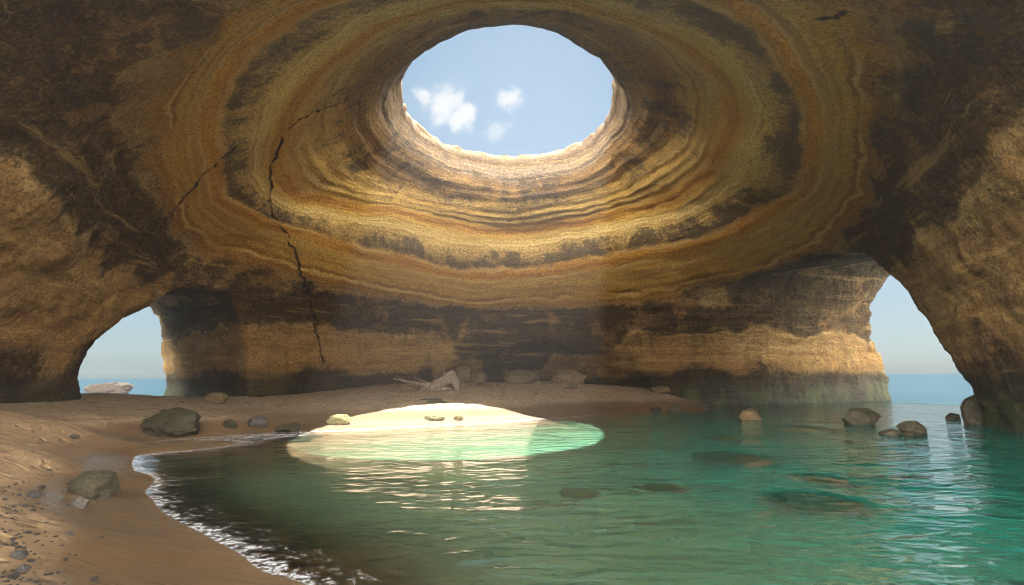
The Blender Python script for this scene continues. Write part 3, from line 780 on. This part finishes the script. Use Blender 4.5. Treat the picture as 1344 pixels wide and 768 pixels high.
import bmesh
def rock_mesh(size, seed, sub=4, angular=.6, rough=.2):
    bm = bmesh.new(); bmesh.ops.create_icosphere(bm, subdivisions=sub, radius=1.0)
    v = np.array([q.co[:] for q in bm.verts]); f = np.array([[q.index for q in p.verts] for p in bm.faces], np.int32); bm.free()
    rs = np.random.RandomState(seed)
    # cut by random planes for flat facets, then roughen
    for _ in range(9):
        n = rs.normal(size=3); n /= np.linalg.norm(n); d = rs.uniform(.62, .9)
        h = v @ n - d; v = v - np.outer(np.clip(h, 0, None) * angular * 1.6, n)
    n = v / np.linalg.norm(v, axis=1)[:, None]
    v = v + n * (rough * fbm(n * 1.6 + seed * 3.7, 4) + rough * .5 * fbm(n * 4.5 + seed, 4))[:, None]
    lo, hi = v.min(0), v.max(0); v = (v - (lo + hi) / 2) / (hi - lo) * np.array(size)
    return v, f
def rock(name, label, cat, px0, py_top, px1, py_bot, mat, seed, base=None, sink=.22, depth=.8, group=None, z_water=None, rotz=0, sub=5, rough=.22, angular=.6):
    """a stone whose foot stands where the photo shows it, as wide and tall as it looks at that distance"""
    cx = (px0 + px1) / 2
    p = np.array(base, float) if base is not None else (at(cx, py_bot, z_water) if z_water is not None else on_ground(cx, py_bot))
    sc = math.hypot(*p[:2]) and p[1] / F_PX
    w = (px1 - px0) * sc * (1 - .22 * ((cx - 672) / 672) ** 2); h = (py_bot - py_top) * sc * 1.02
    v, f = rock_mesh((w, w * depth, h / (1 - sink)), seed, sub, angular, rough)
    v[:, 2] += h / (1 - sink) * (.5 - sink)
    o = mesh_obj(name, v, f, mat)
    u = p[:2] / np.hypot(*p[:2]) * w * depth * .30
    o.location = (p[0] + u[0], p[1] + u[1], p[2]); o.rotation_euler = (0, 0, rotz)
    return tag(o, label, cat, group)

BSH = 'boulders and stones along the sand'
rock('boulder', 'big mossy boulder sitting on the sand at the curve of the waterline', 'boulder', 187, 538, 266, 574, M_MOSSY, 3, group=BSH, sub=5)
rock('boulder', 'rounded dark boulder beside the wet sand sheen on the left beach', 'boulder', 88, 622, 156, 654, M_MOSSY, 8, group=BSH, sub=5, angular=.3)
rock('stone', 'small blue-grey stone lying just in front of the rounded dark boulder', 'stone', 91, 653, 118, 667, M_GREY, 12, group=BSH)
rock('stone', 'low flat mossy stone between the big mossy boulder and an upright grey stone', 'stone', 290, 551, 313, 562, M_MOSSY, 15, group=BSH)
rock('stone', 'upright grey stone on the wet sand right of a low flat stone', 'stone', 325, 547, 351, 561, M_GREY, 19, group=BSH)
rock('stone', 'jagged stone half in sun at the left tip of the bright patch', 'stone', 361, 556, 396, 568, M_MOSSY, 22, group=BSH, angular=.8)
rock('stone', 'lumpy weed-covered stone in the sunlit sand at the water edge', 'stone', 429, 545, 462, 557, M_PALE, 25, group=BSH, rough=.35)
rock('flat_stone', 'long flat greenish stone on the sunlit sand, middle of the bright patch', 'stone', 556, 545, 584, 552, M_PALE, 28, group=BSH)
rock('stone', 'tiny crumbly stone right of the long flat greenish stone in the sun', 'stone', 595, 545, 608, 552, M_PALE, 31, group=BSH, rough=.4)
rock('boulder', 'brown rock at the foot of the pillar beside the left arch', 'boulder', 267, 515, 300, 529, M_TAN, 35, group=BSH)
rock('stone', 'small flat dark stone just below the big mossy boulder', 'stone', 188, 563, 203, 570, M_GREY, 38, group=BSH)
rock('stone', 'dark stone at the waterline near the back wall, smaller of the pair', 'stone', 853, 534, 869, 541, M_BLACK, 41, z_water=-.02, group=BSH)
rock('stone', 'dark stone at the waterline near the back wall, larger of the pair', 'stone', 875, 532, 897, 541, M_BLACK, 44, z_water=-.02, group=BSH)
SR = 'rocks standing in the water'
rock('sea_rock', 'pointed brown rock in shallow water before the right part of the back wall', 'rock', 970, 537, 1001, 553, M_TAN, 47, z_water=-.05, group=SR)
rock('sea_rock', 'broad brown rock in the water left of the right arch', 'rock', 1105, 537, 1156, 559, M_BLACK, 50, z_water=-.05, group=SR, sub=5)
rock('sea_rock', 'dark jagged rock in the bright reflection below the right arch', 'rock', 1179, 554, 1222, 574, M_BLACK, 53, z_water=-.05, group=SR, sub=5)
rock('sea_rock', 'low black rock touching the left side of the dark jagged rock', 'rock', 1152, 564, 1187, 574, M_BLACK, 56, z_water=-.05, group=SR)
rock('sea_rock', 'small black rock by the boulder at the foot of the right wall', 'rock', 1238, 543, 1263, 553, M_BLACK, 59, z_water=-.05, group=SR)
rock('boulder', 'big rounded black boulder leaning against the foot of the right wall', 'boulder', 1261, 520, 1305, 558, M_BLACK, 62, z_water=-.05, group=SR, sub=5, angular=.25)
rock('offshore_reef', 'low orange reef in the sea outside the left arch', 'reef', 106, 502, 178, 517, M_ORANGE, 65, z_water=0, depth=.5, sub=5, rough=.3)
BK = 'rocks along the foot of the back wall'
rock('boulder', 'round tan boulder behind the driftwood stump', 'boulder', 584, 479, 612, 503, M_BACK, 70, group=BK, base=(-3.6, 40.6, 1.4))
rock('boulder', 'pale rough boulder in the shade of the alcove, right of the round tan one', 'boulder', 611, 485, 638, 503, M_BACK, 73, group=BK, base=(-2.5, 41.5, 1.4))
rock('boulder', 'largest flat-topped tan boulder in the middle of the alcove', 'boulder', 659, 488, 707, 508, M_BACK, 76, group=BK, base=(.6, 40.3, 1.32), sub=5)
rock('boulder', 'greenish sloping boulder at the right end of the alcove', 'boulder', 722, 487, 768, 508, M_BACK, 79, group=BK, base=(3.9, 40.2, 1.28), sub=5)
rock('stone', 'small tan stone in front of the greenish sloping boulder', 'stone', 734, 502, 758, 511, M_BACK, 82, group=BK)
rock('boulder', 'small pale block under the green-stained wall right of the alcove', 'boulder', 843, 507, 870, 516, M_BACK, 84, group=BK, base=(9.7, 38.2, .85))
rs = np.random.RandomState(5)
for k in range(16):
    px = rs.uniform(700, 724); py = rs.uniform(498, 506)
    p = at_y(px, py, rs.uniform(39.6, 40.6)); w = rs.uniform(.18, .42)
    v, f = rock_mesh((w, w, w * .6), 100 + k, 2)
    o = mesh_obj('rubble_stone', v, f, M_BACK); g = ground_z(p[0], p[1])[0]
    o.location = (p[0], p[1], g + w * .15)
    tag(o, 'small blue-grey rubble stone piled between the two largest boulders of the alcove', 'stone', 'rubble between the alcove boulders')
for k in range(12):
    px = rs.uniform(610, 662); p = on_ground(px, rs.uniform(506, 509)); w = rs.uniform(.12, .4)
    v, f = rock_mesh((w, w, w * .5), 130 + k, 2)
    o = mesh_obj('rubble_stone', v, f, M_BACK); o.location = (p[0], p[1], p[2] + w * .1)
    tag(o, 'small tan rubble stone on the sand before the alcove, left of the largest boulder', 'stone', 'rubble before the alcove')
SB = 'dark rocks under the water'
for i, ((sx, sy, w, dl, top), row) in enumerate(zip(SUNK_P, SUNK)):
    g = float(ground_z(sx, sy)[0]); hh = max(.3, top - g + .25)
    v, f = rock_mesh((w * 1.2, dl * 1.25, hh), 160 + i, 5, .2, .4)
    o = mesh_obj('submerged_rock', v, f, M_WEED); o.location = (sx, sy, top - hh / 2)
    tag(o, row[4], 'rock', SB)

# pebbles strewn on the near sand
rs = np.random.RandomState(21)
PEB = [rock_mesh((1, rs.uniform(.7, 1), rs.uniform(.4, .7)), 200 + k, 2, .6, .2) for k in range(8)]
PEBM = []
for v, f in PEB:
    o = mesh_obj('pebble', v, f, M_GREY); PEBM.append(o.data); bpy.data.objects.remove(o)
n = 0
while n < 190:
    if n < 150: px, py = abs(rs.normal(0, 48)), rs.uniform(630, 775)
    else: px, py = rs.uniform(0, 150), rs.uniform(570, 768)
    if px > 150 - (py - 560) * .1: continue
    p = on_ground(px, py); w = rs.choice([.03, .045, .06, .09, .13], p=[.36, .34, .2, .08, .02]) * .62 * (p[1] / 6) ** .5
    o = bpy.data.objects.new('pebble', PEBM[n % 8]); COL.objects.link(o)
    o.scale = (w * 1.2, w * 1.1, w); o.rotation_euler = (0, 0, rs.uniform(0, 6.28))
    o.location = (p[0], p[1], ground_z(p[0], p[1])[0] + w * .12)
    tag(o, 'small dark pebble strewn on the sand along the lower left of the beach', 'pebble', 'pebbles strewn on the near sand'); n += 1
for px, py, wpx, lb in ((98, 576, 15, 'lone grey stone on the sand above the rounded dark boulder'), (45, 653, 22, 'dark stone pair lying left of the rounded dark boulder'), (90, 704, 14, 'dark pebble close to the edge of the wet sand, below the blue-grey stone'), (25, 733, 24, 'dark angular stone at the lower left of the sand'), (30, 750, 20, 'dark flat stone nearest the camera at the lower left')):
    rock('stone', lb, 'stone', px - wpx / 2, py - wpx * .38, px + wpx / 2, py, M_GREY, int(px * 7), group=BSH, sub=3)

# ------------------------------------------------------------------ driftwood
def wood_material():
    m, t, out = material('bleached_driftwood')
    P = t.new('ShaderNodeTexCoord').outputs['Object']
    g = t.noise(t.vmath('MULTIPLY', P, (9, 9, 1.6)), 2.0, 7, .65, .8); n = t.noise(P, 3, 5, .6)
    col = t.mix(t.smooth(g, .35, .65), (.09, .066, .048, 1), (.25, .20, .155, 1))
    col = t.mix(t.smooth(n, .5, .7, 0, .6), col, (.12, .09, .07, 1))
    principled(t, out, col, .85, t.bump(g, .8, .06), .2); return m
M_WOOD = wood_material()
def limb(pts, rads, seed, seg=14, flat=1.0):
    """a tapered, knotty limb through points"""
    pts = np.array(pts, float); rads = np.array(rads, float); n = 26
    u = np.linspace(0, len(pts) - 1, n)
    C = np.stack([np.interp(u, range(len(pts)), pts[:, k]) for k in range(3)], 1); R = np.interp(u, range(len(pts)), rads)
    for k in range(3): C[1:-1, k] = (C[:-2, k] + 2 * C[1:-1, k] + C[2:, k]) / 4
    V = []
    for i in range(n):
        d = C[min(i + 1, n - 1)] - C[max(i - 1, 0)]; d /= np.linalg.norm(d)
        a = np.cross(d, [0.3, 1, .1]); a /= np.linalg.norm(a); b = np.cross(d, a)
        for j in range(seg):
            an = 2 * math.pi * j / seg
            V.append(C[i] + R[i] * (a * math.cos(an) + b * math.sin(an) * flat))
    V = np.array(V); rr = np.repeat(R, seg)
    V += (fbm(V * 1.8 + seed, 4) * rr * .7)[:, None] * (V - np.repeat(C, seg, 0)) / rr[:, None]
    F = [(i * seg + j, i * seg + (j + 1) % seg, (i + 1) * seg + (j + 1) % seg, (i + 1) * seg + j) for i in range(n - 1) for j in range(seg)]
    F += [tuple(range(seg))[::-1], tuple(range((n - 1) * seg, n * seg))]
    return V, F
dp = on_ground(580, 513)
dw = empty('driftwood', tuple(dp)); dw.scale = (.92, .92, .74); tag(dw, 'bleached driftwood stump with splayed branches on the sand before the alcove', 'driftwood')
def dpart(nm, pts, rads, seed, flat=1.0):
    V, F = limb(pts, rads, seed, flat=flat); return mesh_obj(nm, V, F, M_WOOD, dw)
dpart('stump', [(-.55, 0, .0), (-.2, .1, .45), (.35, .1, .95), (.72, .1, 1.5)], [.42, .46, .42, .16], 1, .7)
dpart('stump_root', [(.62, .1, 1.3), (.85, 0, .75), (.95, -.05, .0)], [.2, .24, .18], 2)
dpart('log', [(-1.5, .3, .55), (-.9, .2, .35), (.0, .2, .3)], [.18, .26, .3], 3)
dpart('log', [(-1.4, .1, .12), (-.6, .0, .12), (.6, .2, .15)], [.12, .17, .16], 4)
dpart('branch', [(-3.1, .4, .95), (-2.2, .3, .72), (-1.2, .2, .5)], [.05, .075, .1], 5)
dpart('branch', [(-1.6, .5, .85), (-.9, .4, .6), (-.1, .3, .5)], [.05, .08, .12], 6)
dpart('branch', [(-.6, .5, .8), (-.3, .4, .6), (.1, .3, .5)], [.035, .05, .08], 7)
dpart('branch', [(-2.9, .5, 1.2), (-2.6, .4, .9), (-2.1, .35, .7)], [.025, .04, .05], 8)
for q, (bx, bz, ln) in enumerate(((-1.9, .5, .9), (-1.2, .75, .7), (-.9, .3, 1.2), (-.2, .95, .6), (-2.3, .25, 1.0))):
    dpart('branch', [(bx - ln * .8, -.15 + .2 * q, bz + .42 * ln), (bx - ln * .3, .1, bz + .12 * ln), (bx + .4, .2, bz * .7)], [.018, .032, .06], 20 + q)
dpart('branch', [(.05, .6, 1.9), (.05, .5, 1.2), (.1, .4, .5)], [.025, .04, .06], 9)
for px, py, w, lb in ((566, 526, .55, 'short dark stick of driftwood lying on the sand below the stump'), (573, 529, .5, 'thin dark stick just in front of the sunlit sand')):
    p = on_ground(px, py); V, F = limb([(-w, 0, .05), (0, .05, .07), (w, 0, .04)], [.05, .08, .05], px)
    o = mesh_obj('driftwood_stick', V, F, M_BLACK); o.location = tuple(p); tag(o, lb, 'stick')

# ------------------------------------------------------------------ salty mist in the cave air
def build_haze():
    x0, x1, y0, y1, z0, z1 = -48, 48, -14, 66, -9.5, 20.5
    v = [(x, y, z) for z in (z0, z1) for y in (y0, y1) for x in (x0, x1)]
    f = [(0, 2, 3, 1), (4, 5, 7, 6), (0, 1, 5, 4), (2, 6, 7, 3), (0, 4, 6, 2), (1, 3, 7, 5)]
    m, t, out = material('sea_mist')
    p = t.n.new('ShaderNodeVolumePrincipled'); p.inputs['Color'].default_value = (.93, .94, .96, 1)
    p.inputs['Density'].default_value = HAZE_DENSITY; p.inputs['Anisotropy'].default_value = .78
    t.l.new(p.outputs[0], out.inputs['Volume'])
    tag(mesh_obj('haze', v, f, m, smooth=False), 'thin salty mist in the cave air lit by the sunbeam', 'haze', kind='stuff')
HAZE_DENSITY = 0.0023
build_haze()
